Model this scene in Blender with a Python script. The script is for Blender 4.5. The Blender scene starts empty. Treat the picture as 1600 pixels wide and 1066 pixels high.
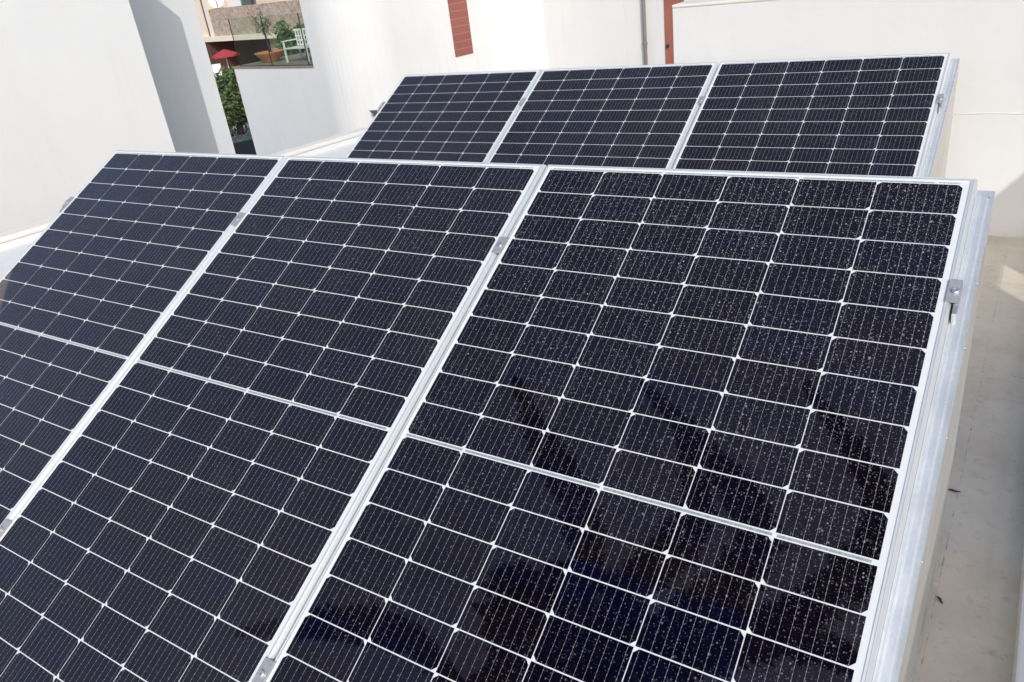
import bpy, bmesh, math, random
from mathutils import Vector, Matrix
random.seed(7)
C = bpy.context.scene.collection
R = math.radians

# ------------------------------------------------------------------ camera
cam_d = bpy.data.cameras.new("camera"); cam = bpy.data.objects.new("camera", cam_d); C.objects.link(cam)
MR = ((0.838656, 0.531423, -0.119355), (0.14727, -0.432225, -0.889659), (-0.524374, 0.72854, -0.440751))
cam.matrix_world = Matrix(((MR[0][0], -MR[1][0], -MR[2][0], 3.246), (MR[0][1], -MR[1][1], -MR[2][1], -1.865),
                           (MR[0][2], -MR[1][2], -MR[2][2], 0.535), (0, 0, 0, 1)))
cam_d.sensor_width = 36.0; cam_d.lens = 27.4585; cam_d.clip_start = 0.05; cam_d.clip_end = 2000
sc = bpy.context.scene; sc.camera = cam

# ------------------------------------------------------------------ light
SUN = Vector((0.500, -0.633, 0.591)).normalized()
w = bpy.data.worlds.new("World"); sc.world = w; w.use_nodes = True
nt = w.node_tree; bg = nt.nodes["Background"]; sky = nt.nodes.new("ShaderNodeTexSky")
sky.sky_type = 'NISHITA'; sky.sun_disc = False; sky.sun_elevation = math.asin(SUN.z)
sky.sun_rotation = math.atan2(SUN.x, SUN.y); sky.air_density = 1.0; sky.dust_density = 2.5; sky.ozone_density = 1.0
nt.links.new(sky.outputs[0], bg.inputs[0]); bg.inputs[1].default_value = 0.15
sun_d = bpy.data.lights.new("sun", 'SUN'); sun = bpy.data.objects.new("sun", sun_d); C.objects.link(sun)
sun_d.energy = 2.0; sun_d.angle = R(0.5); sun_d.color = (1.0, 0.99, 0.965)
sun.rotation_euler = SUN.to_track_quat('Z', 'Y').to_euler()
sc.view_settings.view_transform = 'Standard'; sc.view_settings.look = 'None'
sc.view_settings.gamma = 1.0; sc.view_settings.exposure = 0.12
sc.cycles.max_bounces = 8; sc.cycles.diffuse_bounces = 4; sc.cycles.glossy_bounces = 4

# ------------------------------------------------------------------ helpers
class MB:
    def __init__(s): s.v = []; s.f = []
    def quad(s, *p):
        i = len(s.v); s.v += [tuple(q) for q in p]; s.f.append(tuple(range(i, i + len(p)))); return s
    def box(s, x0, x1, y0, y1, z0, z1, T=None):
        P = [(x, y, z) for z in (z0, z1) for y in (y0, y1) for x in (x0, x1)]
        if T: P = [T(*p) for p in P]
        i = len(s.v); s.v += [tuple(p) for p in P]
        for a in ((0, 2, 3, 1), (4, 5, 7, 6), (0, 1, 5, 4), (2, 6, 7, 3), (0, 4, 6, 2), (1, 3, 7, 5)):
            s.f.append(tuple(i + k for k in a))
        return s
    def prism(s, pts, z0, z1, T=None):           # footprint polygon (ccw) extruded
        n = len(pts); i = len(s.v); P = [(x, y, z0) for x, y in pts] + [(x, y, z1) for x, y in pts]
        if T: P = [T(*p) for p in P]
        s.v += [tuple(p) for p in P]
        s.f.append(tuple(i + n + k for k in range(n))); s.f.append(tuple(i + k for k in reversed(range(n))))
        for k in range(n): s.f.append((i + k, i + (k + 1) % n, i + n + (k + 1) % n, i + n + k))
        return s
    def tube(s, pts, r, seg=10, cap=True):
        rr = r if isinstance(r, (list, tuple)) else [r] * len(pts)
        base = len(s.v); pts = [Vector(p) for p in pts]; prev = None
        for k, p in enumerate(pts):
            d = (pts[min(k + 1, len(pts) - 1)] - pts[max(k - 1, 0)]).normalized()
            a = prev - d * prev.dot(d) if prev else d.orthogonal()
            a.normalize(); prev = a; b = d.cross(a)
            for j in range(seg):
                t = 2 * math.pi * j / seg; s.v.append(tuple(p + a * math.cos(t) * rr[k] + b * math.sin(t) * rr[k]))
        for k in range(len(pts) - 1):
            for j in range(seg):
                A = base + k * seg + j; B = base + k * seg + (j + 1) % seg
                s.f.append((A, B, B + seg, A + seg))
        if cap:
            s.f.append(tuple(base + j for j in reversed(range(seg))))
            s.f.append(tuple(base + (len(pts) - 1) * seg + j for j in range(seg)))
        return s
    def lathe(s, prof, c=(0, 0, 0), seg=24, T=None):   # prof: (r, z)
        base = len(s.v)
        for r, z in prof:
            for j in range(seg):
                t = 2 * math.pi * j / seg; p = (c[0] + r * math.cos(t), c[1] + r * math.sin(t), c[2] + z)
                s.v.append(tuple(T(*p)) if T else p)
        for k in range(len(prof) - 1):
            for j in range(seg):
                A = base + k * seg + j; B = base + k * seg + (j + 1) % seg
                s.f.append((A, B, B + seg, A + seg))
        return s
    def build(s, name, mat, parent=None, bevel=0, smooth=False, mesh_only=False):
        me = bpy.data.meshes.new(name); me.from_pydata(s.v, [], s.f); me.update()
        bm = bmesh.new(); bm.from_mesh(me); bmesh.ops.recalc_face_normals(bm, faces=bm.faces)
        if bevel:
            bmesh.ops.remove_doubles(bm, verts=bm.verts, dist=1e-6)
            bmesh.ops.bevel(bm, geom=[e for e in bm.edges if len(e.link_faces) == 2 and e.calc_face_angle(0) > 0.6],
                            offset=bevel, segments=2, profile=0.6, affect='EDGES')
        bm.to_mesh(me); bm.free()
        if smooth:
            for p in me.polygons: p.use_smooth = True
        me.materials.append(mat)
        o = bpy.data.objects.new(name, me); C.objects.link(o)
        if parent: o.parent = parent
        return o

def tag(o, label=None, cat=None, group=None, kind=None):
    if label: o["label"] = label
    if cat: o["category"] = cat
    if group: o["group"] = group
    if kind: o["kind"] = kind
    return o
def empty(name, loc=(0, 0, 0), rot=(0, 0, 0)):
    o = bpy.data.objects.new(name, None); C.objects.link(o); o.location = loc; o.rotation_euler = rot
    o.empty_display_size = 0.1; return o
def kids(o): return [c for c in bpy.data.objects if c.parent == o]
def copy_tree(o, parent=None):
    c = o.copy(); C.objects.link(c); c.parent = parent
    for ch in kids(o): copy_tree(ch, c)
    return c

# ------------------------------------------------------------------ materials
def mat(name, col, rough=0.6, metal=0.0, coat=0.0, spec=0.5):
    m = bpy.data.materials.new(name); m.use_nodes = True; b = m.node_tree.nodes["Principled BSDF"]
    b.inputs["Base Color"].default_value = (*col, 1); b.inputs["Roughness"].default_value = rough
    b.inputs["Metallic"].default_value = metal; b.inputs["Coat Weight"].default_value = coat
    b.inputs["Specular IOR Level"].default_value = spec
    return m
class NT:
    def __init__(s, m): s.t = m.node_tree; s.b = s.t.nodes["Principled BSDF"]
    def n(s, kind, **kw):
        x = s.t.nodes.new(kind)
        for k, v in kw.items(): setattr(x, k, v)
        return x
    def l(s, a, b): s.t.links.new(a, b)
    def coord(s, which="Object"): return s.n("ShaderNodeTexCoord").outputs[which]
    def val(s, x, sock):
        if isinstance(x, (int, float)): sock.default_value = x
        else: s.l(x, sock)
    def m(s, op, a, b=0.0, c=0.0, clamp=False):
        x = s.n("ShaderNodeMath", operation=op); x.use_clamp = clamp
        s.val(a, x.inputs[0]); s.val(b, x.inputs[1]); s.val(c, x.inputs[2]); return x.outputs[0]
    def noise(s, vec, scale, detail=4, rough=0.55, out=0):
        x = s.n("ShaderNodeTexNoise"); s.l(vec, x.inputs["Vector"]); x.inputs["Scale"].default_value = scale
        x.inputs["Detail"].default_value = detail; x.inputs["Roughness"].default_value = rough; return x.outputs[out]
    def ramp(s, fac, stops):
        x = s.n("ShaderNodeValToRGB"); s.l(fac, x.inputs[0]); e = x.color_ramp.elements
        while len(e) < len(stops): e.new(0.5)
        for k, (p, c) in enumerate(stops):
            e[k].position = p; e[k].color = (*c, 1) if len(c) == 3 else c
        return x.outputs[0]
    def mix(s, fac, a, b, blend='MIX'):
        x = s.n("ShaderNodeMix", data_type='RGBA', blend_type=blend)
        s.val(fac, x.inputs[0])
        for v, k in ((a, 6), (b, 7)):
            if isinstance(v, tuple): x.inputs[k].default_value = (*v, 1)
            else: s.l(v, x.inputs[k])
        return x.outputs[2]
    def maprange(s, v, a, b, c=0.0, d=1.0):
        x = s.n("ShaderNodeMapRange"); s.val(v, x.inputs[0])
        for k, q in zip((1, 2, 3, 4), (a, b, c, d)): x.inputs[k].default_value = q
        return x.outputs[0]
    def mapping(s, vec, scale=(1, 1, 1), loc=(0, 0, 0), rot=(0, 0, 0)):
        x = s.n("ShaderNodeMapping"); s.l(vec, x.inputs[0])
        x.inputs["Scale"].default_value = scale; x.inputs["Location"].default_value = loc; x.inputs["Rotation"].default_value = rot
        return x.outputs[0]
    def bump(s, h, strength=0.3, dist=0.01):
        x = s.n("ShaderNodeBump"); s.l(h, x.inputs["Height"]); x.inputs["Strength"].default_value = strength
        x.inputs["Distance"].default_value = dist; s.l(x.outputs[0], s.b.inputs["Normal"])

def plaster(name, col, stain=0.06, streak=0.06, bump=0.45, fine=220, warm=(0.78, 0.765, 0.72)):
    m = mat(name, col, 0.85, spec=0.25); t = NT(m); p = t.coord()
    a = t.noise(p, 0.9, 6, 0.6); b = t.noise(t.mapping(p, (7, 7, 0.5)), 1.0, 5, 0.65); c = t.noise(p, 35, 3)
    c1 = t.mix(t.maprange(a, 0.38, 0.75, 0, 1), col, tuple(x * (1 - stain) for x in col))
    c2 = t.mix(t.m('MULTIPLY', t.maprange(b, 0.52, 0.8, 0, 1), streak * 6, clamp=True), c1, tuple(x * (1 - 1.6 * streak) * y for x, y in zip(col, (1, 0.97, 0.93))))
    c3 = t.mix(t.m('MULTIPLY', t.maprange(c, 0.5, 0.9, 0, 1), 0.12), c2, warm)
    t.l(c3, t.b.inputs["Base Color"])
    t.bump(t.m('ADD', t.m('MULTIPLY', t.noise(p, fine, 3, 0.6), 0.3), t.m('MULTIPLY', t.noise(t.mapping(p, (1, 1, 1.6)), 9, 5, 0.6), 1.2)), bump, 0.004)
    return m

M = {}
M['white'] = plaster("white_plaster", (0.765, 0.77, 0.765))
M['white_far'] = plaster("white_render", (0.765, 0.772, 0.77), stain=0.05, streak=0.085)
M['cream'] = plaster("cream_render", (0.78, 0.70, 0.60), streak=0.02)
M['coping'] = plaster("cream_coping_paint", (0.79, 0.765, 0.71), stain=0.08)

# floor: worn beige membrane
m = M['floor'] = mat("beige_roof_coating", (0.42, 0.38, 0.32), 0.75, spec=0.3); t = NT(m); p = t.coord()
a = t.noise(p, 3.0, 8, 0.65); b = t.noise(p, 28, 6, 0.7); d = t.noise(p, 160, 4, 0.7)
c1 = t.ramp(a, [(0.3, (0.56, 0.50, 0.41)), (0.5, (0.67, 0.61, 0.51)), (0.72, (0.74, 0.68, 0.58))])
c2 = t.mix(t.maprange(b, 0.56, 0.74, 0, 0.55), c1, (0.30, 0.28, 0.235))
c3 = t.mix(t.maprange(d, 0.62, 0.72, 0, 0.6), c2, (0.20, 0.18, 0.14))
t.l(c3, t.b.inputs["Base Color"]); t.bump(t.m('ADD', b, t.m('MULTIPLY', d, 0.5)), 0.4, 0.004)

M['joint'] = mat("dark_joint_dirt", (0.07, 0.06, 0.05), 0.9)
M['alu'] = mat("anodised_aluminium", (0.80, 0.82, 0.82), 0.38, 0.55); t = NT(M['alu']); p = t.coord()
t.l(t.maprange(t.noise(t.mapping(p, (3, 3, 400)), 8, 3), 0.3, 0.7, 0.30, 0.46), t.b.inputs["Roughness"])
# galvanised sheet
m = M['galv'] = mat("galvanised_sheet", (0.70, 0.74, 0.78), 0.34, 0.6); t = NT(m); p = t.coord()
a = t.noise(t.mapping(p, (30, 2.0, 30)), 1.0, 5, 0.6); vo = t.n("ShaderNodeTexVoronoi"); t.l(p, vo.inputs["Vector"]); vo.inputs["Scale"].default_value = 160
bw = t.n("ShaderNodeSeparateColor"); t.l(vo.outputs["Color"], bw.inputs[0])
c1 = t.mix(t.maprange(bw.outputs[0], 0, 1, 0, 0.5), (0.74, 0.775, 0.80), (0.82, 0.85, 0.87))
c2 = t.mix(t.maprange(t.noise(p, 6, 6, 0.7), 0.52, 0.75, 0, 0.4), c1, (0.60, 0.62, 0.63))
t.l(c2, t.b.inputs["Base Color"]); t.l(t.maprange(a, 0.3, 0.7, 0.26, 0.46), t.b.inputs["Roughness"])
t.bump(t.noise(t.mapping(p, (1, 0.6, 1)), 5, 2), 0.35, 0.01)
m = M['side_sheet'] = mat("beige_reflection_sheet", (0.62, 0.60, 0.55), 0.42, 0.35); t = NT(m); p = t.coord()  # galvanised sheet; its beige reflection is put into the base colour
t.l(t.ramp(t.noise(p, 5, 6, 0.65), [(0.3, (0.55, 0.52, 0.46)), (0.7, (0.68, 0.66, 0.61))]), t.b.inputs["Base Color"])
M['steel'] = mat("stainless_clamp", (0.50, 0.51, 0.52), 0.5, 0.6)
m = M['steel']; t = NT(m); t.l(t.maprange(t.noise(t.coord(), 120, 4), 0.3, 0.7, 0.40, 0.6), t.b.inputs["Roughness"])
M['bolt'] = mat("bright_bolt", (0.70, 0.70, 0.70), 0.38, 0.9)

# ---- photovoltaic laminate -------------------------------------------------
def dust_haze_nodes(t, p, obj_rand, strength=1.0):
    """white dried-rain spots and smears lying on the glass, plus a painted haze; returns a 0..1 mask"""
    off = t.n("ShaderNodeCombineXYZ"); t.val(t.m('MULTIPLY', obj_rand, 37.0), off.inputs[0]); t.val(t.m('MULTIPLY', obj_rand, 91.0), off.inputs[1])
    va = t.n("ShaderNodeVectorMath", operation='ADD'); t.l(p, va.inputs[0]); t.l(off.outputs[0], va.inputs[1]); q = va.outputs[0]
    wob = t.n("ShaderNodeVectorMath", operation='SCALE'); t.l(t.noise(q, 300, 3, 0.6, 1), wob.inputs[0]); wob.inputs["Scale"].default_value = 0.0042
    va2 = t.n("ShaderNodeVectorMath", operation='ADD'); t.l(q, va2.inputs[0]); t.l(wob.outputs[0], va2.inputs[1]); q2 = va2.outputs[0]
    def spots(scale, rmin, rmax, keep, dens, seed, st=(1, 0.8, 1)):
        v = t.n("ShaderNodeTexVoronoi", voronoi_dimensions='2D'); t.l(t.mapping(q2, st, (seed, seed * 2.3, 0)), v.inputs["Vector"]); v.inputs["Scale"].default_value = scale
        s = t.n("ShaderNodeSeparateColor"); t.l(v.outputs["Color"], s.inputs[0])
        rad = t.maprange(t.m('POWER', s.outputs[0], 3.0), 0, 1, rmin * scale, rmax * scale)
        inside = t.m('SUBTRACT', 1.0, t.m('DIVIDE', v.outputs["Distance"], rad), clamp=True)
        on = t.m('GREATER_THAN', t.m('ADD', s.outputs[1], dens), 1.0 - keep + 0.5)
        amp = t.maprange(s.outputs[2], 0, 1, 0.25, 1.0)
        return t.m('MULTIPLY', t.m('MULTIPLY', t.maprange(inside, 0.0, 0.45, 0, 1), on), amp)
    oi2 = t.n("ShaderNodeObjectInfo"); sc3 = t.n("ShaderNodeSeparateColor"); t.l(oi2.outputs["Color"], sc3.inputs[0]); amt = sc3.outputs[0]
    pos = t.n("ShaderNodeSeparateXYZ"); t.l(p, pos.inputs[0])
    grad = t.m('ADD', t.m('MULTIPLY', pos.outputs[0], 0.30), t.m('MULTIPLY', t.m('ADD', pos.outputs[1], 1.0), 0.22))
    dens = t.m('SUBTRACT', t.m('ADD', t.maprange(t.noise(q, 5.5, 5, 0.65), 0.3, 0.7, -0.1, 0.6), t.m('MULTIPLY', amt, grad)), t.m('MULTIPLY', t.m('SUBTRACT', 1.0, amt), 0.12))
    a = spots(112, 0.0007, 0.0021, 0.52, dens, 0.0)
    b = spots(230, 0.0005, 0.0014, 0.55, dens, 3.7)
    c = spots(42, 0.0010, 0.0034, 0.12, dens, 8.1)
    film = t.m('MULTIPLY', t.maprange(t.noise(t.mapping(q, (3.0, 1.1, 1)), 7, 6, 0.7), 0.45, 0.85, 0, 1), 0.004)
    grain = t.m('MULTIPLY', t.maprange(t.noise(q, 420, 2, 0.6), 0.58, 0.75, 0, 1), 0.006)
    run = spots(60, 0.0006, 0.0022, 0.42, dens, 5.3, (1.0, 0.16, 1))
    smear = t.m('MULTIPLY', t.m('MULTIPLY', t.maprange(t.noise(t.mapping(q, (1.6, 1, 1), (2.2, 4.1, 0)), 3.4, 6, 0.75), 0.60, 0.72, 0, 1), t.maprange(t.noise(q, 45, 5, 0.7), 0.35, 0.7, 0.1, 1)), 0.075)
    sheen_veil = t.m('MULTIPLY', t.m('SUBTRACT', 1.0, amt), t.maprange(t.noise(q, 1.6, 3, 0.5), 0.3, 0.7, 0.010, 0.024))  # painted haze: pale reflected sheen mixed into the colour of the left panels
    s = t.m('MAXIMUM', t.m('MAXIMUM', t.m('MULTIPLY', a, 0.50), t.m('MULTIPLY', b, 0.36)), t.m('ADD', t.m('MULTIPLY', c, 0.40), t.m('ADD', smear, t.m('MULTIPLY', run, 0.10))))
    return t.m('ADD', sheen_veil, t.m('MULTIPLY', t.m('ADD', t.m('ADD', s, film), grain, clamp=True), t.m('MULTIPLY', t.maprange(amt, 0, 1, 0.35, 1.0), t.maprange(pos.outputs[1], -1.35, -0.35, 0.38, 1.15))))

def pv_material():
    m = mat("monocrystalline_cells", (0.01, 0.01, 0.02), 0.35, 0.0, coat=0.0, spec=0.98); t = NT(m); p = t.coord()
    oi = t.n("ShaderNodeObjectInfo"); rnd = oi.outputs["Random"]
    sx = t.n("ShaderNodeSeparateXYZ"); t.l(p, sx.inputs[0]); X, Y = sx.outputs[0], sx.outputs[1]
    cellx = t.m('DIVIDE', t.m('SUBTRACT', X, 0.015), 0.168)
    fx = t.m('FRACT', cellx); ix = t.m('FLOOR', cellx); iy = t.m('FLOOR', t.m('DIVIDE', Y, 0.0858))
    # per-cell tone
    cb = t.n("ShaderNodeCombineXYZ"); t.l(ix, cb.inputs[0]); t.l(iy, cb.inputs[1]); t.l(t.m('MULTIPLY', rnd, 50), cb.inputs[2])
    wn = t.n("ShaderNodeTexWhiteNoise"); t.l(cb.outputs[0], wn.inputs[0])
    tone = t.ramp(wn.outputs["Value"], [(0.0, (0.0034, 0.0020, 0.0058)), (0.35, (0.0026, 0.0018, 0.0068)), (0.75, (0.0018, 0.0016, 0.0090)), (1.0, (0.0014, 0.0016, 0.0130))])
    tone = t.mix(t.maprange(t.noise(p, 9, 4, 0.6), 0.35, 0.7, 0, 0.6), tone, (0.0032, 0.0019, 0.0064))
    # nine busbars across each cell
    bx = t.m('FRACT', t.m('MULTIPLY', t.m('SUBTRACT', fx, 0.006), 9.11))
    dist = t.m('MULTIPLY', t.m('ABSOLUTE', t.m('SUBTRACT', bx, 0.5)), 0.01844)
    yy = t.m('FRACT', t.m('DIVIDE', Y, 0.0107))
    pad = t.m('LESS_THAN', t.m('ABSOLUTE', t.m('SUBTRACT', yy, 0.5)), 0.10)
    wid = t.m('ADD', 0.00021, t.m('MULTIPLY', pad, 0.00030))
    bus = t.m('LESS_THAN', dist, wid)
    c1 = t.mix(t.m('MULTIPLY', bus, 0.85), tone, (0.36, 0.35, 0.38))
    # screen-printed fingers average to a faint sheen: handled by tone.  dust and painted haze on top
    d = dust_haze_nodes(t, p, rnd)
    c2 = t.mix(d, c1, (0.63, 0.61, 0.66))
    t.l(c2, t.b.inputs["Base Color"])
    t.b.inputs["Specular Tint"].default_value = (1.0, 0.70, 0.62, 1)      # anti-reflective coating of the glass
    t.l(t.m('ADD', t.maprange(t.noise(p, 4, 4), 0.3, 0.7, 0.012, 0.03), t.m('MULTIPLY', d, 0.7)), t.b.inputs["Roughness"])
    return m
M['pv'] = pv_material()
m = M['backsheet'] = mat("white_backsheet", (0.74, 0.76, 0.77), 0.5, 0, coat=0.8); t = NT(m)
t.b.inputs["Coat Roughness"].default_value = 0.08
t.l(t.mix(t.maprange(t.noise(t.coord(), 60, 5, 0.7), 0.5, 0.8, 0, 0.35), (0.74, 0.76, 0.77), (0.63, 0.64, 0.63)), t.b.inputs["Base Color"])
m = M['ribbon'] = mat("tinned_ribbon", (0.52, 0.54, 0.55), 0.4, 0.5, coat=0.8); t = NT(m)
t.l(t.ramp(t.noise(t.mapping(t.coord(), (60, 8, 1)), 3, 5, 0.7), [(0.35, (0.36, 0.38, 0.39)), (0.65, (0.62, 0.64, 0.66))]), t.b.inputs["Base Color"])
M['ink'] = mat("label_ink", (0.12, 0.12, 0.13), 0.6)
M['black'] = mat("dark_gap", (0.03, 0.03, 0.03), 0.8)

# ------------------------------------------------------------------ frames of reference
TILT = R(28.5)
AZ = R(-9.5); NX = Vector((math.cos(AZ), math.sin(AZ), 0)); TX = Vector((-math.sin(AZ), math.cos(AZ), 0))
def NTW(a, b, z): v = NX * a + TX * b; return (v.x, v.y, z)    # neighbouring houses stand 9.5 degrees off the roof's axes
BACK = Vector((-0.278, 2.2385, -0.0826)); PITCH = 1.0552; PX0, PW, PL = -0.003, 1.046, 1.762
FLOOR = -1.0

# ================================================================== THE SETTING
g = MB(); S_ = 300
g.quad((-S_, -S_, -5), (S_, -S_, -5), (S_, S_, -5), (-S_, S_, -5))
m = mat("street_concrete", (0.25, 0.24, 0.22), 0.9); t = NT(m)
t.l(t.ramp(t.noise(t.coord(), 0.8, 8, 0.7), [(0.3, (0.22, 0.21, 0.19)), (0.7, (0.32, 0.30, 0.27))]), t.b.inputs["Base Color"])
tag(g.build("ground", m), "pale concrete street level far below the roof", kind="structure")
# own house under the roof terrace
fl = MB(); foot = [(-1.72, -4.2), (3.53, -4.2), (3.53, 2.70), (-1.27, 2.70)]
fl.prism(foot, -5.0, FLOOR)
tag(fl.build("roof_floor", M['floor']), "beige coated roof floor under and beside the panels", kind="structure")

# left low parapet, skewed 9.5 degrees like the neighbours
pw = empty("parapet_wall", NTW(-1.64, 1.0, FLOOR), (0, 0, AZ))
tag(pw, "low white parapet with cream top edge left of the solar panels", "parapet", "low parapets round the roof")
b = MB(); b.box(-0.056, 0.054, -5.0, 1.52, 0.0, 0.418); b.build("wall", M['white'], pw)
b = MB(); b.box(-0.062, 0.062, -5.0, 1.52, 0.4185, 0.452); b.build("coping", M['coping'], pw, bevel=0.012)
pinv = Matrix.Rotation(-AZ, 4, 'Z') @ Matrix.Translation(-Vector(pw.location))
qa, qb = NTW(-1.584, -3.9, 0), NTW(-1.584, 2.45, 0)
b = MB(); b.prism([(qa[0], qa[1]), (-0.045, qa[1]), (-0.045, qb[1]), (qb[0], qb[1])], FLOOR, -0.62, T=lambda x_, y_, z_: tuple(pinv @ Vector((x_, y_, z_))))
b.build("added_ledge", M['white'], pw)  # added step, raised so that little of the array's shadow falls on it
# right kerb of the roof and an unseen screen beyond it, added to shade the floor strip
pr_ = empty("roof_kerb", (3.45, 0, FLOOR))
tag(pr_, "low grey-white kerb along the right side of the narrow beige floor strip", "kerb")
b = MB(); b.box(-0.075, 0.075, -4.2, 2.468, 0.0, 0.07); b.build("kerb_body", M['white'], pr_, bevel=0.006)
nw_ = empty("shade_screen", (4.67, 0, -5))
tag(nw_, "unseen white screen on posts, added outside the picture to shade the floor strip", "screen")
b = MB(); b.box(-0.05, 0.05, -9.0, -0.1, 5.42, 5.975); b.box(-0.05, 0.05, -0.0995, 0.3, 5.79, 5.975); b.box(-0.05, 0.05, 0.3005, 6.5, 5.42, 5.975); b.build("panel", M['white'], nw_)
for k in range(5):
    b = MB(); b.box(-0.06, 0.06, -8.5 + k * 3.6, -8.38 + k * 3.6, 0, 5.41); b.build("post", M['white'], nw_)
# back wall behind the rear row
bw_ = empty("rooftop_wall", (2.5, 2.57, FLOOR))
tag(bw_, "tall white plastered wall standing close behind the rear row of panels at right", "wall")
b = MB(); b.box(-1.013, 1.3, -0.10, 0.12, 0.0, 1.168); b.build("wall", M['white'], bw_)
b = MB(); b.box(-1.016, 1.3, -0.104, 0.124, 1.1685, 1.186); b.build("coping", M['coping'], bw_, bevel=0.006)
b = MB()
pts = [(0.39 + 0.006 * math.sin(k * 1.7), 0.6 + 0.0022 * math.sin(k * 2.3)) for k in range(30)]
b.tube([(-1.013 + 2.3 * k / 29, -0.0995, pts[k][1]) for k in range(30)], [0.0028 + 0.0012 * math.sin(k * 3.1) for k in range(30)], 6)
b.build("render_joint", M['white'], bw_, smooth=True)

# narrow joint and litter at the foot of the side sheet
m = M['jointm'] = mat("dark_joint_dirt", (0.10, 0.085, 0.07), 0.9); t = NT(m); p = t.coord()
tr = t.n("ShaderNodeBsdfTransparent"); ms = t.n("ShaderNodeMixShader")
t.l(t.maprange(t.noise(t.mapping(p, (60, 14, 1)), 2.0, 6, 0.8), 0.50, 0.62, 0, 0.6), ms.inputs[0]); t.l(tr.outputs[0], ms.inputs[1]); t.l(t.b.outputs[0], ms.inputs[2])
t.l(ms.outputs[0], t.t.nodes["Material Output"].inputs["Surface"])
jb = MB(); N_ = 60
for k in range(N_):
    y0, y1 = (-1.9 + 4.2 * q_ / N_ for q_ in (k, k + 1)); x0, x1 = (3.2065 + 0.0035 * math.sin(q_ * 1.3) for q_ in (y0, y1))
    jb.v += [(x0 - 0.0016, y0, FLOOR + 0.004), (x0 + 0.0016, y0, FLOOR + 0.004), (x1 + 0.0016, y1, FLOOR + 0.004), (x1 - 0.0016, y1, FLOOR + 0.004)]
    jb.f.append(tuple(4 * k + q_ for q_ in range(4)))
tag(jb.build("floor_joint", M['jointm']), "thin broken dark joint line running along the beige floor strip", "joint")
M['twig'] = mat("dry_twig", (0.07, 0.055, 0.04), 0.8)
def twig(px, py, L, ang, label):
    o = MB(); d = Vector((math.cos(ang), math.sin(ang), 0)); n_ = Vector((-d.y, d.x, 0))
    o.tube([d * (-L / 2), d * (-L * 0.1) + n_ * 0.002, d * (L * 0.2) - n_ * 0.0015, d * (L / 2)], [0.002, 0.0032, 0.0026, 0.0012], 6)
    ob = o.build("twig", M['twig'], smooth=True); ob.location = (px, py, FLOOR + 0.004)
    tag(ob, label, "twig", "dry twigs on the floor strip")
twig(3.196, 0.27, 0.036, 0.1, "short dark twig lying across the joint line, the longer and farther of the two")
twig(3.216, -0.19, 0.022, -0.9, "tiny dark twig lying beside the joint line, nearest the viewer")

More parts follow.
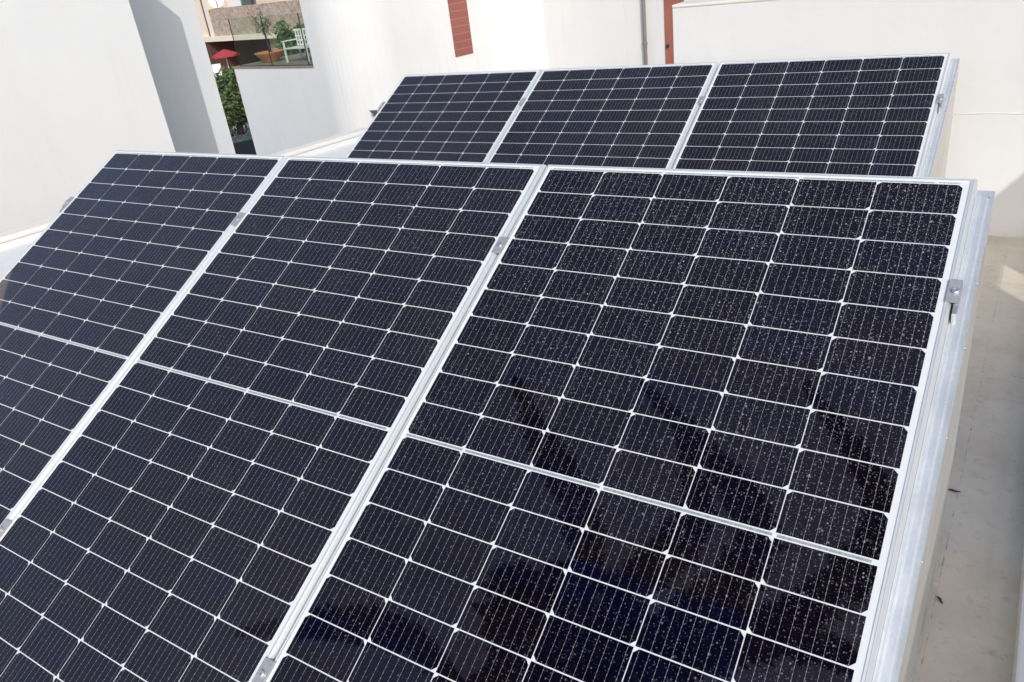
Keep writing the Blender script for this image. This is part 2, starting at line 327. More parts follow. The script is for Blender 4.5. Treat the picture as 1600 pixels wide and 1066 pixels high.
# ================================================================== SUPPORTS (sheet metal boxes carrying each row)
def slope(o, y, z):   # panel-plane coords -> world YZ
    return (o.y + y * math.cos(TILT) - z * math.sin(TILT), o.z + y * math.sin(TILT) + z * math.cos(TILT))
def support(o, label):
    root = empty("panel_support", (o.x, o.y, FLOOR)); tag(root, label, "support frame", "sheet metal supports of the panel rows")
    W = 2 * PITCH + PW; xr = W + 0.0345; xl = -0.0375
    def P(x, y, z): a = slope(o, y, z); return (x, a[0] - o.y, a[1] - FLOOR)
    zt = -0.031
    # flanges beside the outer frames: creased sheet
    for side, (x0, x1) in (("r", (W + 0.0005, xr)), ("l", (xl, -0.0035))):
        prof = [(0.0, zt + 0.0), (0.12, zt + 0.0), (0.2, zt + 0.0022), (0.32, zt), (0.62, zt - 0.0004), (0.70, zt - 0.0028), (0.78, zt - 0.0004), (0.96, zt), (0.985, zt + 0.0012), (1.0, zt - 0.001), (1.0, zt - 0.010)]
        if side == "l": prof = [(1 - a, b) for a, b in reversed(prof)]
        f = MB()
        for (a, za), (c, zc) in zip(prof, prof[1:]):
            xa = x0 + (x1 - x0) * a; xc = x0 + (x1 - x0) * c
            f.quad(P(xa, -0.024, za), P(xc, -0.024, zc), P(xc, -PL - 0.05, zc), P(xa, -PL - 0.05, za))
        f.build("flange", M['galv'], root)
    # cover strip under the gaps and rails
    for k in (1, 2):
        f = MB(); xm = k * PITCH - 0.0061
        f.quad(P(xm - 0.03, -0.003, -0.034), P(xm + 0.03, -0.003, -0.034), P(xm + 0.03, -PL, -0.034), P(xm - 0.03, -PL, -0.034))
        f.build("cover_strip", M['galv'], root)
    for yy in (-0.308, -1.45):
        f = MB(); f.box(xl + 0.004, xr - 0.004, yy - 0.02, yy + 0.02, -0.078, -0.0385, T=P); f.build("rail", M['alu'], root)
    # rear top cap + back sheet
    f = MB(); f.quad(P(xl, -0.0235, zt - 0.001), P(xr, -0.0235, zt - 0.001), P(xr, -0.005, zt - 0.0013), P(xl, -0.005, zt - 0.0013))
    f.build("top_cap", M['galv'], root)
    a = P(0, -0.005, zt - 0.0013)
    f = MB(); f.box(xl + 0.001, xr - 0.001, a[1] - 0.001, a[1], 0.0, a[2] - 0.002); f.build("back_sheet", M['side_sheet'], root)
    # side sheets
    for x in (xl + 0.001, xr - 0.001):
        s = MB(); q0 = P(x, -0.024, zt - 0.004); q1 = P(x, -PL - 0.05, zt - 0.004)
        th = 0.0012
        low = 0.0
        s.v = [(x - th, q0[1], low), (x - th, q0[1], q0[2]), (x - th, q1[1], q1[2]), (x - th, q1[1], low),
               (x + th, q0[1], low), (x + th, q0[1], q0[2]), (x + th, q1[1], q1[2]), (x + th, q1[1], low)]
        s.f = [(0, 1, 2, 3), (7, 6, 5, 4), (0, 4, 5, 1), (1, 5, 6, 2), (2, 6, 7, 3), (3, 7, 4, 0)]
        s.build("side_sheet", M['side_sheet'], root)
        sgn = 1 if x > 0 else -1
        # folded skirt at the foot
        s = MB(); s.box(min(x, x + sgn * 0.006), max(x, x + sgn * 0.006), q1[1], q0[1], 0.0, 0.05); s.build("foot_strip", M['side_sheet'], root, bevel=0.0015)
        for yy in (-0.06, -0.13, -0.24, -0.40, -0.60, -0.84, -1.10, -1.36, -1.62):
            c = P(x + sgn * 0.0012, yy, zt - 0.022)
            r = MB(); r.lathe([(0.0001, 0.0022), (0.0018, 0.0019), (0.0030, 0.0), (0.0030, -0.0005)], seg=10,
                              T=lambda X, Y, Z: (c[0] + sgn * Z, c[1] + X, c[2] + Y)); r.build("rivet", M['bolt'], root, smooth=True)
    return root
support(Vector((0, 0, 0)), "galvanised sheet metal box carrying the front row of three panels")
support(BACK, "galvanised sheet metal box carrying the rear row, its lit cream side facing the wall")

# ================================================================== SOLAR PANELS
def cell_rows():
    out = []
    for r in range(20):
        y1 = 0.0235 + r * 0.08562 + (0.0081 if r >= 10 else 0); out.append((r, -y1, -(y1 + 0.083)))
    return out
def cells_mesh():
    b = MB(); ch = 0.0085
    for c in range(6):
        x0 = 0.016 + c * 0.168; x1 = x0 + 0.166
        for r, yt, yb in cell_rows():
            top = (c % 2 == 1) if r < 10 else (c % 2 == 0)
            if top: pts = [(x0, yb), (x1, yb), (x1, yt - ch), (x1 - ch, yt), (x0 + ch, yt), (x0, yt - ch)]
            else: pts = [(x0 + ch, yb), (x1 - ch, yb), (x1, yb + ch), (x1, yt), (x0, yt), (x0, yb + ch)]
            b.quad(*[(x, y, 0.0) for x, y in pts])
    return b
def frame_mesh():
    prof = [(0.0, -0.035), (0.0, -0.0062), (0.0010, -0.0046), (0.0050, 0.0014), (0.0058, 0.0020), (0.0070, 0.0015), (0.0074, 0.0015), (0.0112, 0.0018), (0.0116, -0.0012)]
    b = MB(); n = len(prof)
    for i, z in prof: b.v += [(PX0 + i, -i, z), (PW - i, -i, z), (PW - i, -PL + i, z), (PX0 + i, -PL + i, z)]
    for k in range(n - 1):
        for j in range(4):
            A = k * 4 + j; B = k * 4 + (j + 1) % 4; b.f.append((A, B, B + 4, A + 4))
    return b
def make_panel():
    root = empty("solar_panel")
    frame_mesh().build("frame", M['alu'], root)
    b = MB(); e = 0.0108; b.box(PX0 + e, PW - e, -PL + e, -e, -0.005, -0.0006); b.build("backsheet", M['backsheet'], root)
    cells_mesh().build("solar_cells", M['pv'], root)
    zr = -0.0003
    def rib(x0, x1, yc, h):
        r = MB(); r.box(x0, x1, yc - h / 2, yc + h / 2, -0.0006, zr); r.build("ribbon", M['ribbon'], root)
    rows = cell_rows(); ym = (rows[9][2] + rows[10][1]) / 2
    for x0, x1 in ((0.019, 0.179), (0.187, 0.515), (0.523, 0.851), (0.859, 1.012)): rib(x0, x1, ym, 0.0050)
    for x0, x1 in ((0.024, 0.345), (0.355, 0.685), (0.695, 0.968)): rib(x0, x1, -0.0190, 0.0034)
    for x0, x1 in ((0.024, 0.345), (0.355, 0.685), (0.695, 1.014)): rib(x0, x1, -PL + 0.0145, 0.0030)
    # tiny serial number printed behind the glass at the top right corner (too small to read)
    s = MB(); x = 0.976
    rr = random.Random(3)
    while x < 1.016:
        wd = rr.uniform(0.0006, 0.0022); h = rr.choice([0.0022, 0.0026, 0.0015]); s.box(x, x + wd, -0.0195, -0.0195 + h, -0.0006, zr); x += wd + rr.uniform(0.0006, 0.0016)
    s.build("serial_number", M['ink'], root)
    return root
proto = make_panel()
labels = {(0, 0): "solar panel at left end of the front row, cut off by the left picture edge",
          (0, 1): "solar panel in the middle of the front row, between two others",
          (0, 2): "nearest solar panel at right end of the front row, with dark frond reflections",
          (1, 0): "solar panel at left end of the rear row, beside the small wall lamp",
          (1, 1): "solar panel in the middle of the rear row, below the downpipe",
          (1, 2): "solar panel at right end of the rear row, in front of the tall white wall"}
DUST = {(0, 0): 0.25, (0, 1): 0.5, (0, 2): 1.0, (1, 0): 0.2, (1, 1): 0.35, (1, 2): 0.55}
for r in (0, 1):
    for k in range(3):
        o = proto if (r, k) == (0, 0) else copy_tree(proto)
        base = Vector((0, 0, 0)) if r == 0 else BACK
        o.location = base + Vector((k * PITCH, 0, 0)); o.rotation_euler = (TILT, 0, 0)
        for c_ in kids(o):
            if c_.name.startswith('solar_cells'): a_ = DUST[(r, k)]; c_.color = (a_, a_, a_, 1)
        tag(o, labels[(r, k)], "solar panel", "solar panels in the two rows")
del o

# ------------------------------------------------------------------ clamps
def make_clamp(end):
    root = empty("panel_clamp")
    b = MB()
    if not end: b.box(-0.0155, 0.0155, -0.0275, 0.0275, 0.0026, 0.0062)
    else: b.box(-0.0105, 0.0125, -0.0275, 0.0275, 0.0026, 0.0062); b.box(0.0075, 0.0125, -0.0275, 0.0275, -0.030, 0.0026)
    b.build("plate", M['steel'], root, bevel=0.0018 if not end else 0)
    r = MB(); cx = 0.0 if not end else 0.003
    r.lathe([(0.0001, 0.0105), (0.0022, 0.0105), (0.0030, 0.0108), (0.0052, 0.0112), (0.0066, 0.0105), (0.0068, 0.0062)], c=(cx, -0.002, 0), seg=14)
    r.build("bolt", M['bolt'], root, smooth=False)
    if end:
        s = MB(); s.box(0.0045, 0.0120, -0.052, -0.0278, -0.0305, 0.001); s.build("tab", M['bolt'], root)
    return root
mid = make_clamp(False); endc = make_clamp(True)
W = 2 * PITCH + PW; used = set()
def put(kind, base, x, y, label, flip=False):
    src = endc if kind else mid
    o = src if src not in used else copy_tree(src)
    used.add(src)
    a = slope(base, y, 0); o.location = (base.x + x, a[0], a[1]); o.rotation_euler = (TILT, 0, 0)
    if flip: o.scale = (-1, 1, 1)
    tag(o, label, "clamp", "metal clamps holding the panel frames")
Z0 = Vector((0, 0, 0)); G1, G2 = PITCH - 0.0061, 2 * PITCH - 0.0061
put(0, Z0, G1, -0.308, "upper metal clamp between the left and middle panels of the front row")
put(0, Z0, G2, -0.308, "upper bolted metal clamp between the middle and nearest right panels of the front row")
put(0, Z0, G1, -1.45, "lower metal clamp in the front row, at the left picture edge")
put(0, Z0, G2, -1.45, "lower bolted clamp between middle and right front panels, at the bottom picture edge")
put(1, Z0, W, -0.31, "end clamp with bolt and tab on the right edge of the nearest front panel")
put(1, Z0, -0.003, -0.308, "end clamp sticking out from the left edge of the front row", True)
put(0, BACK, G1, -0.29, "small clamp between the left and middle panels of the rear row")
put(0, BACK, G2, -0.30, "small clamp between the middle and right panels of the rear row")
put(1, BACK, W, -0.312, "end clamp with tab on the right edge of the rear row, before the white wall")
put(1, BACK, -0.003, -0.30, "end clamp on the left edge of the rear row, just above the wall lamp", True)

# ================================================================== NEIGHBOUR, LEFT: tall white house
h1 = empty("white_house", NTW(-4.6, 0, -5)); tag(h1, "tall white rendered house at left with a blue-grey shadow band down its side", "house")
def inv(o): return lambda a, b_, z: (Vector(NTW(a, b_, z)) - o.location)
b = MB(); b.box(-9.0, -3.2, -7.0, 1.65, -5, 1.29, T=inv(h1)); b.build("projecting_wall", M['white'], h1)
b = MB(); b.box(-9.2, -4.13, 1.6505, 2.665, -5, 1.75, T=inv(h1)); b.build("main_wall", M['white'], h1)

# ================================================================== NEIGHBOUR, BEHIND: white house with terrace
h2 = empty("white_house", NTW(-8, 12, -5)); tag(h2, "white rendered house behind the rear row with two brick-red cladding strips and a grey downpipe", "house")
T2 = inv(h2)
rc = [(-8.858 - 1.0 + 1.0 * math.sin(a_ * math.pi / 32), 7.866 + 1.0 - 1.0 * math.cos(a_ * math.pi / 32)) for a_ in range(17)]
b = MB(); b.prism([(-10.15, 7.866)] + rc + [(-8.858, 11.46), (-8.093, 12.447), (0.5, 12.447), (0.5, 19), (-10.15, 19)], -5, 3.6, T=T2)
b.build("wall", M['white_far'], h2)
b = MB(); b.box(-13.18, -10.1505, 7.866, 9.6, -5, -0.965, T=T2); b.build("terrace_wall", M['white_far'], h2)
M['terr_floor'] = plaster("terrace_floor_tiles", (0.30, 0.24, 0.19))
b = MB(); b.box(-13.2, -10.1505, 7.85, 9.6, -0.9645, -0.93, T=T2); b.build("terrace_floor", M['terr_floor'], h2)
# red cladding: courses
m = M['red'] = mat("brick_red_tile", (0.36, 0.12, 0.09), 0.7); t = NT(m); p = t.coord("Object")
sx = t.n("ShaderNodeSeparateXYZ"); t.l(p, sx.inputs[0]); fz = t.m('FRACT', t.m('DIVIDE', sx.outputs[2], 0.145))
line = t.m('LESS_THAN', fz, 0.07); iz = t.m('FLOOR', t.m('DIVIDE', sx.outputs[2], 0.145))
wn = t.n("ShaderNodeTexWhiteNoise", noise_dimensions='1D'); t.l(iz, wn.inputs["W"])
base = t.mix(t.maprange(wn.outputs[0], 0, 1, 0, 1), (0.26, 0.078, 0.062), (0.32, 0.115, 0.095))
base = t.mix(t.maprange(t.noise(p, 14, 5, 0.7), 0.4, 0.7, 0, 0.5), base, (0.29, 0.125, 0.10))
t.l(t.mix(line, base, (0.44, 0.20, 0.16)), t.b.inputs["Base Color"])
b = MB(); b.box(-8.8579, -8.846, 10.43, 10.95, -1.215, 3.2, T=T2); b.build("red_cladding", M['red'], h2)
m = M['red2'] = mat("brick_red_render", (0.33, 0.115, 0.085), 0.75); t = NT(m)
t.l(t.ramp(t.noise(t.coord(), 2.5, 5, 0.7), [(0.3, (0.29, 0.10, 0.07)), (0.7, (0.37, 0.14, 0.10))]), t.b.inputs["Base Color"])
b = MB(); b.box(-5.125, -4.70, 12.43, 12.4468, -3, 3.2, T=T2); b.build("red_cladding", M['red2'], h2)
M['pipe'] = mat("grey_pipe_paint", (0.20, 0.19, 0.20), 0.45)
b = MB(); b.tube([T2(-5.545, 12.385, -4.9), T2(-5.545, 12.385, 3.2)], 0.038, 14); dp = b.build("downpipe", M['pipe'], h2, smooth=True)
for z in (-1.35, 0.1):
    b = MB(); b.tube([T2(-5.545, 12.385, z), T2(-5.545, 12.385, z + 0.04)], 0.052, 14); b.build("pipe_collar", M['pipe'], dp)
M['lampgrey'] = mat("grey_lamp_metal", (0.16, 0.165, 0.15), 0.5, 0.3)
b = MB(); q = [T2(-9.0, 8.10, -1.80), T2(-8.90, 8.42, -1.86), T2(-8.68, 8.36, -1.83), T2(-8.76, 8.12, -1.79)]
lz = T2(-8.95, 8.26, -2.02); lw = T2(-8.86, 8.26, -2.015)
b.v = [tuple(x) for x in q] + [tuple(lz), tuple(lw)]
b.f = [(0, 1, 2, 3), (0, 3, 5, 4), (1, 4, 5, 2), (3, 2, 5), (0, 4, 1)]
b.build("wall_lamp", M['lampgrey'], h2)
b = MB(); b.box(-5.08, -5.04, 12.40, 12.43, -1.42, -1.36, T=T2); b.build("shadow_plate", M['black'], h2)  # dark piece added in place of a shadow on the wall

# glass balustrade
M['glass'] = mat("green_glass", (0.80, 0.9, 0.84), 0.02); t = NT(M['glass'])
t.b.inputs["Transmission Weight"].default_value = 0.0
tr = t.n("ShaderNodeBsdfTransparent"); tr.inputs[0].default_value = (0.885, 0.94, 0.895, 1); gl = t.n("ShaderNodeBsdfGlossy"); gl.inputs["Roughness"].default_value = 0.03; gl.inputs["Color"].default_value = (0.8, 0.9, 0.85, 1)
fr = t.n("ShaderNodeFresnel"); fr.inputs[0].default_value = 1.45; ms = t.n("ShaderNodeMixShader"); ge = t.n('ShaderNodeNewGeometry'); t.l(t.m('MULTIPLY', fr.outputs[0], t.m('SUBTRACT', 1.0, ge.outputs['Backfacing'])), ms.inputs[0]); t.l(tr.outputs[0], ms.inputs[1]); t.l(gl.outputs[0], ms.inputs[2])
t.l(ms.outputs[0], t.t.nodes["Material Output"].inputs["Surface"])
M['post'] = mat("dark_joint_metal", (0.05, 0.05, 0.05), 0.4, 0.5)
gb = empty("glass_balustrade", NTW(-11.5, 7.9, -0.93)); tag(gb, "green tinted glass balustrade along the edge of the neighbour's terrace", "balustrade")
TG = inv(gb); edges = [-12.92, -11.65, -10.33, -10.155]
for a, c in zip(edges, edges[1:]):
    b = MB(); b.box(a + 0.006, c - 0.006, 7.895, 7.907, -0.915, 0.03, T=TG); b.build("pane", M['glass'], gb)
for a in edges[:3]:
    b = MB(); b.box(a - 0.012, a + 0.012, 7.885, 7.893, -0.93, 0.03, T=TG); b.build("post", M['post'], gb)
b = MB(); b.box(-12.93, -10.155, 7.88, 7.92, -0.93, -0.916, T=TG); b.build("base_rail", M['post'], gb)

# planter with young tree
M['terra'] = mat("terracotta", (0.60, 0.24, 0.11), 0.7)
M['soil'] = mat("soil", (0.06, 0.045, 0.03), 0.95)
def leaf_mat(name, a, c):
    m = mat(name, a, 0.6); t = NT(m); oi = t.n("ShaderNodeTexWhiteNoise"); g_ = t.n("ShaderNodeNewGeometry")
    t.l(g_.outputs["Random Per Island"], oi.inputs["Vector"]); t.l(g_.outputs["Random Per Island"], oi.inputs["Vector"])
    t.l(t.mix(g_.outputs["Random Per Island"], a, c), t.b.inputs["Base Color"]); return m
M['leaf'] = leaf_mat("dark_leaves", (0.045, 0.085, 0.028), (0.15, 0.21, 0.075))
M['leaf2'] = leaf_mat("olive_leaves", (0.14, 0.16, 0.09), (0.42, 0.43, 0.30))
M['leaf3'] = leaf_mat("bright_leaves", (0.06, 0.11, 0.02), (0.16, 0.24, 0.05))
M['bark'] = mat("bark", (0.07, 0.055, 0.045), 0.9)
def leaves(b, cx, cy, cz, rx, ry, rz, n, size, clumps=0, rng=random):
    cl = []
    for _ in range(clumps or 1):
        while True:
            p = Vector((rng.uniform(-1, 1), rng.uniform(-1, 1), rng.uniform(-1, 1)))
            if p.length < 1: break
        if clumps: p = p * 0.85
        else: p = Vector((0, 0, 0))
        cl.append(p)
    for _ in range(n):
        c = rng.choice(cl); k = 0.26 if clumps else 1.0
        while True:
            q = Vector((rng.uniform(-1, 1), rng.uniform(-1, 1), rng.uniform(-1, 1)))
            if q.length < 1: break
        p = c + q * k
        P = Vector((cx + p.x * rx, cy + p.y * ry, cz + p.z * rz))
        u = Vector((rng.gauss(0, 1), rng.gauss(0, 1), rng.gauss(0, .6))).normalized(); v = u.orthogonal().normalized()
        v = (Matrix.Rotation(rng.uniform(0, 6.28), 3, u) @ v); s = size * rng.uniform(0.6, 1.4)
        b.quad(P - u * s, P + v * s * 0.45, P + u * s, P - v * s * 0.45)
    return b
pl_o = Vector(NTW(-12.55, 8.45, -0.93)); pt = empty("planter", pl_o)
tag(pt, "wide orange terracotta bowl planter on the neighbour's terrace behind the glass", "planter")
b = MB(); b.lathe([(0.0001, 0.0), (0.15, 0.0), (0.16, 0.03), (0.24, 0.10), (0.30, 0.17), (0.33, 0.20), (0.33, 0.215), (0.30, 0.215), (0.27, 0.185), (0.0001, 0.18)], seg=32); b.build("bowl", M['terra'], pt, smooth=True)
st = empty("young_tree", pl_o + Vector((0, 0, 0.182))); tag(st, "thin crooked young tree with pale leaves growing in the terracotta bowl", "tree")
b = MB(); b.tube([(0, 0, 0), (0.05, 0.0, 0.10), (-0.04, 0.03, 0.20), (0.0, 0, 0.32), (-0.03, 0, 0.55)], [0.022, 0.02, 0.017, 0.013, 0.008], 7); b.build("trunk", M['bark'], st, smooth=True)
b = MB(); leaves(b, -0.03, 0, 0.56, 0.24, 0.24, 0.34, 420, 0.030, 14); b.build("crown", M['leaf2'], st)
b = MB()
for k in range(9):
    a = k * 2.4; b.tube([(-0.01, 0, 0.3 + 0.02 * k), (0.12 * math.cos(a), 0.12 * math.sin(a), 0.45 + 0.03 * k), (0.2 * math.cos(a), 0.2 * math.sin(a), 0.55 + 0.035 * k)], [0.006, 0.004, 0.002], 5)
b.build("branches", M['bark'], st)

# white garden chair
M['chair'] = mat("white_painted_wood", (0.84, 0.80, 0.80), 0.5)
gc = empty("garden_chair", NTW(-11.38, 8.5, -0.93), (0, 0, AZ + R(4))); gc.scale = (0.74, 0.74, 0.72); tag(gc, "white slatted garden chair on the neighbour's terrace, half hidden by the white wall", "chair")
b = MB()
for z in (0.40, 0.52, 0.64): b.box(-0.5, 0.5, 0.245, 0.27, z, z + 0.035)
for k in range(9): x = -0.46 + k * 0.115; b.box(x - 0.018, x + 0.018, 0.2455, 0.2695, 0.436, 0.80)
b.box(-0.52, 0.52, 0.24, 0.275, 0.80, 0.85); b.build("backrest", M['chair'], gc)
b = MB()
for k in range(6): b.box(-0.5, 0.5, -0.25 + k * 0.085, -0.18 + k * 0.085, 0.36, 0.385)
b.build("seat", M['chair'], gc)
for sx_, sy_ in ((-0.5, -0.24), (0.46, -0.24), (-0.5, 0.275), (0.46, 0.275)):
    b = MB(); b.box(sx_, sx_ + 0.045, sy_, sy_ + 0.04, 0, 0.359 if sy_ > 0 else 0.56); b.build("leg", M['chair'], gc)
for s_ in (-0.5, 0.46):
    b = MB(); b.box(s_ - 0.01, s_ + 0.055, -0.27, 0.24, 0.561, 0.59); b.build("armrest", M['chair'], gc)

# ================================================================== FAR: stone clad villa
m = M['stone'] = mat("rough_stone_cladding", (0.42, 0.35, 0.30), 0.9); t = NT(m); p = t.coord()
a = t.noise(p, 4.5, 8, 0.85); v = t.n("ShaderNodeTexVoronoi"); t.l(p, v.inputs["Vector"]); v.inputs["Scale"].default_value = 5.5
sc_ = t.n("ShaderNodeSeparateColor"); t.l(v.outputs["Color"], sc_.inputs[0])
c1 = t.ramp(a, [(0.36, (0.14, 0.10, 0.08)), (0.5, (0.42, 0.33, 0.28)), (0.62, (0.62, 0.53, 0.46))])
t.l(t.mix(t.maprange(sc_.outputs[0], 0, 1, 0, 0.5), c1, (0.50, 0.40, 0.34)), t.b.inputs["Base Color"]); t.bump(a, 0.8, 0.08)
vl = empty("stone_villa", NTW(-40, 26, -5)); tag(vl, "far villa with rough pinkish stone cladding, cream band and shaded porch", "villa")
TV = inv(vl)
b = MB(); b.box(-43.75, -34.3, 24, 24.4, -1.74, -0.25, T=TV); b.build("stone_parapet", M['stone'], vl)
b = MB(); b.box(-44.25, -43.7505, 24, 30, -1.74, 3.0, T=TV); b.box(-46.5, -44.6, 24, 30, -1.74, 3.0, T=TV); b.build("cream_wall", M['cream'], vl)
M['shutter'] = mat("dark_brown_shutter", (0.06, 0.035, 0.04), 0.6)
b = MB(); b.box(-44.599, -44.2505, 24.1, 24.2, -1.74, 0.4, T=TV); b.build("shutter", M['shutter'], vl)
b = MB(); b.box(-46.5, -34.3, 23.8, 30, -2.02, -1.7405, T=TV); b.build("cream_band", M['cream'], vl)
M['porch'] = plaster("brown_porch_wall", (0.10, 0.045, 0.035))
b = MB(); b.box(-44.5, -38.5, 27, 27.3, -5, -2.03, T=TV); b.box(-46.5, -44.6, 23.9, 30, -5, -2.03, T=TV); b.build("porch_wall", M['porch'], vl)
b = MB(); b.box(-43.5, -34.3, 27, 27.3, -1.739, 3.0, T=TV); b.build("upper_wall", M['cream'], vl)
b = MB(); b.box(-42.4, -41.6, 26.8, 26.99, -5, -2.7, T=TV); b.build("door", M['black'], vl)
M['wglass'] = mat("grey_green_window", (0.10, 0.14, 0.13), 0.1, 0, spec=0.8)
wf = MB(); wf.box(-40.9, -39.6, 24.6, 24.8, -0.6, 2.0, T=TV); wfo = wf.build("window", M['wglass'], vl)
b = MB(); b.box(-39.62, -39.52, 24.5, 24.599, -0.6, 2.0, T=TV); b.build("window_frame", M['shutter'], wfo)
b = MB(); b.box(-42.2, -40.92, 24.5, 24.9, -0.24, 2.0, T=TV); b.build("white_panel", M['white_far'], vl)
b = MB()
arc = [(-38.4, -5.0), (-38.4, -2.03), (-34.3, -2.03), (-34.3, -5.0), (-35.2, -5.0)]
arc2 = [(-36.75 + 1.5 * math.cos(t_), -4.2 + 1.6 * math.sin(t_)) for t_ in [math.pi * k / 10 for k in range(11)]] + [(-38.25, -5.0)]
b.prism(arc + arc2, 24.3, 24.7, T=lambda x, z, y: TV(x, y, z)); b.build("arched_wall", M['stone'], vl)
# satellite dish
sd = empty("satellite_dish", NTW(-42.9, 24.2, -0.25)); tag(sd, "round white satellite dish standing on the villa's stone parapet", "satellite dish")
M['dish'] = mat("white_dish", (0.82, 0.82, 0.8), 0.5)
Rm = Matrix.Rotation(R(65), 3, 'X')
Rz_ = Matrix.Rotation(AZ + R(60), 3, 'Z')
def TD(x, y, z): return tuple(Rz_ @ (Rm @ Vector((x, y, z))) + Vector((0, 0, 0.38)))
b = MB(); b.lathe([(0.0001, 0.0), (0.15, 0.01), (0.30, 0.05), (0.42, 0.11), (0.43, 0.10), (0.30, 0.03), (0.0001, -0.02)], seg=24, T=TD); b.build("dish", M['dish'], sd, smooth=True)
b = MB(); b.tube([TD(0, -0.4, 0.1), TD(0, -0.05, 0.42)], 0.02, 6); b.tube([TD(0, -0.08, 0.38), TD(0, 0.0, 0.46)], 0.05, 8); b.build("feed_arm", M['post'], sd)
b = MB(); b.tube([(0, 0, 0), (0, 0, 0.34)], 0.03, 8); b.tube([(-0.2, 0, 0), (0, 0, 0.25)], 0.02, 6); b.build("mast", M['post'], sd)
# raised patio, red parasol and a chair
b = MB(); b.box(-50, -34, 20.6, 32, -5, -4.2, T=NTW)
tag(b.build("patio", plaster("patio_paving", (0.22, 0.18, 0.15))), "raised paved patio before the stone villa", kind="structure")
pa = empty("parasol", NTW(-39.45, 22.0, -4.2)); pa.scale = (0.85, 0.85, 1.0); tag(pa, "open red parasol in front of the villa's porch", "parasol")
M['redcloth'] = mat("red_canvas", (0.36, 0.04, 0.055), 0.9)
b = MB(); b.lathe([(0.0001, 1.95), (0.3, 1.87), (0.6, 1.76), (0.88, 1.64), (0.885, 1.55), (0.875, 1.55), (0.87, 1.63), (0.6, 1.74), (0.0001, 1.92)], seg=8); b.build("canopy", M['redcloth'], pa)
b = MB(); b.tube([(0, 0, 0), (0, 0, 1.93)], 0.025, 8); b.build("pole", M['white_far'], pa)
b = MB(); b.lathe([(0.0001, 0), (0.25, 0), (0.25, 0.06), (0.05, 0.1)], seg=16); b.build("base", M['post'], pa)
wc = empty("patio_chair", NTW(-40.9, 22.0, -4.2), (0, 0, R(40))); tag(wc, "tall white patio chair beside the red parasol", "chair")
b = MB(); b.box(-0.25, 0.25, -0.25, 0.25, 0.42, 0.48); b.build("seat", M['chair'], wc)
b = MB(); b.box(-0.25, 0.25, 0.22, 0.26, 0.481, 1.15); b.build("backrest", M['chair'], wc)
for a_, c_ in ((-0.25, -0.25), (0.2, -0.25), (-0.25, 0.2), (0.2, 0.2)):
    b = MB(); b.box(a_, a_ + 0.05, c_, c_ + 0.05, 0, 0.419); b.build("leg", M['chair'], wc)

# trees
def tree(x, y, h, crown, n, size, lm, label, clumps=60, name="broadleaf_tree"):
    root = empty(name, (x, y, -5)); tag(root, label, "tree", "trees between and beside the far houses")
    b = MB(); b.tube([(0, 0, 0), (0.08, 0.03, h * 0.35), (-0.05, 0.0, h * 0.65), (0, 0, h)], [0.16, 0.12, 0.08, 0.03], 9)
    for k in range(9):
        a = k * 2.2; z0 = h * (0.3 + 0.06 * k)
        b.tube([(0, 0, z0), (crown[0] * .4 * math.cos(a), crown[0] * .4 * math.sin(a), z0 + .3), (crown[0] * .75 * math.cos(a), crown[0] * .75 * math.sin(a), z0 + .8)], [0.05, 0.03, 0.012], 6)
    b.build("trunk", M['bark'], root, smooth=True)
    b = MB(); leaves(b, 0, 0, crown[2], crown[0], crown[0], crown[1], n, size, clumps, random.Random(int(x * 10))); b.build("crown", lm, root)
    return root
x, y, _ = NTW(-26.3, 14.6, 0); tree(x, y, 2.4, (2.0, 1.45, 1.55), 9000, 0.085, M['leaf'], "leafy green tree seen in the gap between the two white houses", 70)
x, y, _ = NTW(-33.0, 25.2, 0); tree(x, y, 5.4, (1.5, 2.3, 3.9), 6000, 0.12, M['leaf3'], "bright green tree beside the far end of the stone villa", 50)
x, y, _ = NTW(-31.8, 22.0, 0); tree(x, y, 3.8, (1.6, 1.7, 2.6), 5000, 0.10, M['leaf'], "dark bushy tree seen through the glass behind the white garden chair", 50)

# dark car parked below
M['carpaint'] = mat("dark_grey_car_paint", (0.035, 0.037, 0.042), 0.35, 0.4, coat=0.8); M['carglass'] = mat("car_glass", (0.01, 0.012, 0.014), 0.06, 0, coat=1.0)
M['tyre'] = mat("tyre_rubber", (0.02, 0.02, 0.02), 0.9); M['rim'] = mat("alloy_rim", (0.5, 0.5, 0.52), 0.3, 0.9)
car = empty("parked_car", NTW(-19.6, 11.0, -5), (0, 0, AZ + R(75))); tag(car, "dark grey car parked in shade at the foot of the green tree", "car")
def section(x, pts): return [(x, y_, z_) for y_, z_ in pts]
stations = [(-2.1, .70, .45, .72), (-1.9, .82, .28, .80), (-1.1, .86, .22, .86), (0, .87, .22, .90), (1.2, .86, .22, .88), (1.9, .80, .26, .78), (2.1, .66, .4, .62)]
b = MB(); n_ = 8
for x_, hw, z0_, z1_ in stations:
    b.v += [(x_, -hw * .9, z0_), (x_, -hw, (z0_ + z1_) / 2), (x_, -hw * .96, z1_ - .08), (x_, -hw * .8, z1_), (x_, hw * .8, z1_), (x_, hw * .96, z1_ - .08), (x_, hw, (z0_ + z1_) / 2), (x_, hw * .9, z0_)]
for k in range(len(stations) - 1):
    for j in range(n_): A = k * n_ + j; B = k * n_ + (j + 1) % n_; b.f.append((A, B, B + n_, A + n_))
b.f += [tuple(range(n_)), tuple((len(stations) - 1) * n_ + j for j in range(n_))]
body = b.build("body", M['carpaint'], car, smooth=False)
b = MB(); b.v = [(-1.75, -.74, .86), (1.0, -.74, .88), (1.0, .74, .88), (-1.75, .74, .86), (-1.15, -.60, 1.40), (.25, -.60, 1.43), (.25, .60, 1.43), (-1.15, .60, 1.40)]
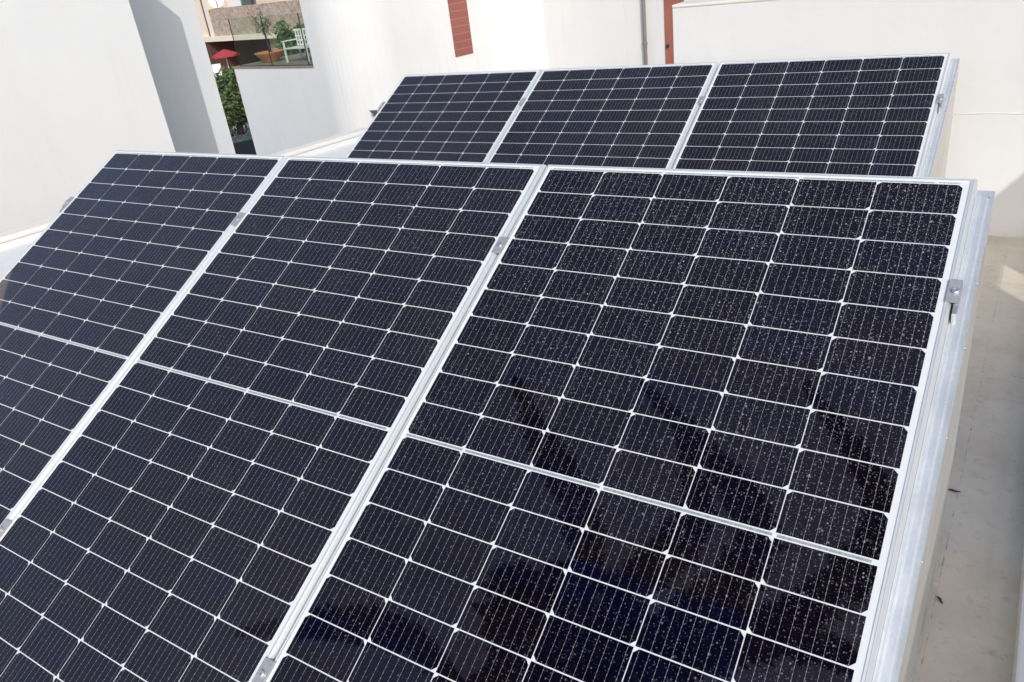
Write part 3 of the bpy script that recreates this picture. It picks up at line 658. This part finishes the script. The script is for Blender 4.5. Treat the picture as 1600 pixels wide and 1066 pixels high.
b.f = [(0, 1, 5, 4), (1, 2, 6, 5), (2, 3, 7, 6), (3, 0, 4, 7)]; b.build("window", M['carglass'], car)
b = MB(); b.box(-1.2, .3, -.61, .61, 1.405, 1.45); b.build("roof", M['carpaint'], car, bevel=0.02)
for x_ in (-1.3, 1.3):
    for s_ in (-1, 1):
        wv = MB(); wv.tube([(x_, s_ * .70, .32), (x_, s_ * .89, .32)], .32, 20); wo = wv.build("wheel", M['tyre'], car)
        rv = MB(); rv.tube([(x_, s_ * .885, .32), (x_, s_ * .90, .32)], .2, 14); rv.build("rim", M['rim'], wo)

# ================================================================== palm behind the viewer (seen as reflections in the glass)
M['palm'] = leaf_mat("palm_leaflets", (0.006, 0.011, 0.007), (0.012, 0.020, 0.012))
pg = empty("palm_tree", (-1.7, -4.75, -5)); tag(pg, "tall palm behind the viewer, mirrored as blurred dark fronds in the nearest panel", "palm")
b = MB(); b.tube([(0.05 * math.sin(k), 0.05 * math.cos(k * 1.3), k * 1.15) for k in range(11)], [0.30 - 0.008 * k + 0.012 * (k % 2) for k in range(11)], 14); b.build("trunk", M['bark'], pg)
def frond(pts, rng):
    P = [Vector(p) - pg.location for p in pts]; b = MB(); L = []
    n_ = 34
    for k in range(n_ + 1):           # Catmull-Rom through the given points
        u = k / n_ * (len(P) - 1); i_ = min(int(u), len(P) - 2); f = u - i_
        p0, p1, p2, p3 = P[max(i_ - 1, 0)], P[i_], P[i_ + 1], P[min(i_ + 2, len(P) - 1)]
        L.append(0.5 * ((2 * p1) + (p2 - p0) * f + (2 * p0 - 5 * p1 + 4 * p2 - p3) * f * f + (3 * p1 - p0 - 3 * p2 + p3) * f ** 3))
    b.tube(L, [0.11 * (1 - 0.75 * k / n_) + 0.01 for k in range(n_ + 1)], 6)
    for k in range(3, n_):
        for q_ in range(2):
            a = L[k].lerp(L[k + 1] if k < n_ else L[k], q_ * 0.5); d = (L[min(k + 1, n_)] - L[k - 1]).normalized(); sd_ = d.cross(Vector((0, 0, 1))).normalized()
            ln = (0.34 * math.sin(math.pi * min(1, k / n_ * 0.88 + 0.14)) + 0.07) * rng.uniform(0.8, 1.15)
            for s_ in (-1, 1):
                tip = a + (sd_ * s_ * 0.8 + d * 0.6).normalized() * ln + Vector((0, 0, -0.10 * rng.random())); w_ = d * 0.055
                b.quad(a - w_, a.lerp(tip, 0.5) - w_ * 1.2, tip, a.lerp(tip, 0.5) + w_ * 1.2, a + w_)
    return b.build("frond", M['palm'], pg)
rf = random.Random(5); c0 = (-1.7, -4.7, 6.6)
for mids in ([(-0.7, -3.3, 7.2), (-0.92, -2.25, 7.3), (-1.5, -1.49, 7.1), (-1.85, -0.75, 6.7)],
             [(0.2, -3.5, 7.3), (1.2, -2.3, 7.4), (1.0, -1.5, 7.2), (-0.24, -0.5, 6.8)],
             [(0.6, -3.7, 7.4), (2.0, -2.5, 7.4), (2.5, -1.34, 7.0), (1.6, -0.2, 6.7)],
             [(-0.4, -3.9, 7.3), (1.1, -3.1, 7.4), (2.0, -2.9, 7.3), (2.7, -3.0, 7.2)],
             [(-0.9, -3.8, 7.2), (0.2, -2.6, 7.3), (0.6, -1.8, 7.1), (0.4, -1.0, 6.7)],
             [(-3.0, -4.6, 7.2), (-4.1, -4.7, 6.9), (-5.1, -5.0, 6.0)],
             [(-2.3, -6.0, 7.2), (-2.8, -7.2, 6.8), (-3.0, -8.1, 5.9)], [(-0.7, -5.7, 7.2), (0.4, -6.6, 6.8), (1.1, -7.3, 5.9)]):
    frond([c0] + mids, rf)
b = MB(); leaves(b, 0.85, 1.05, 12.1, 1.25, 0.75, 0.4, 1700, 0.26, 14, rf); b.build("crown_heart", M['palm'], pg)
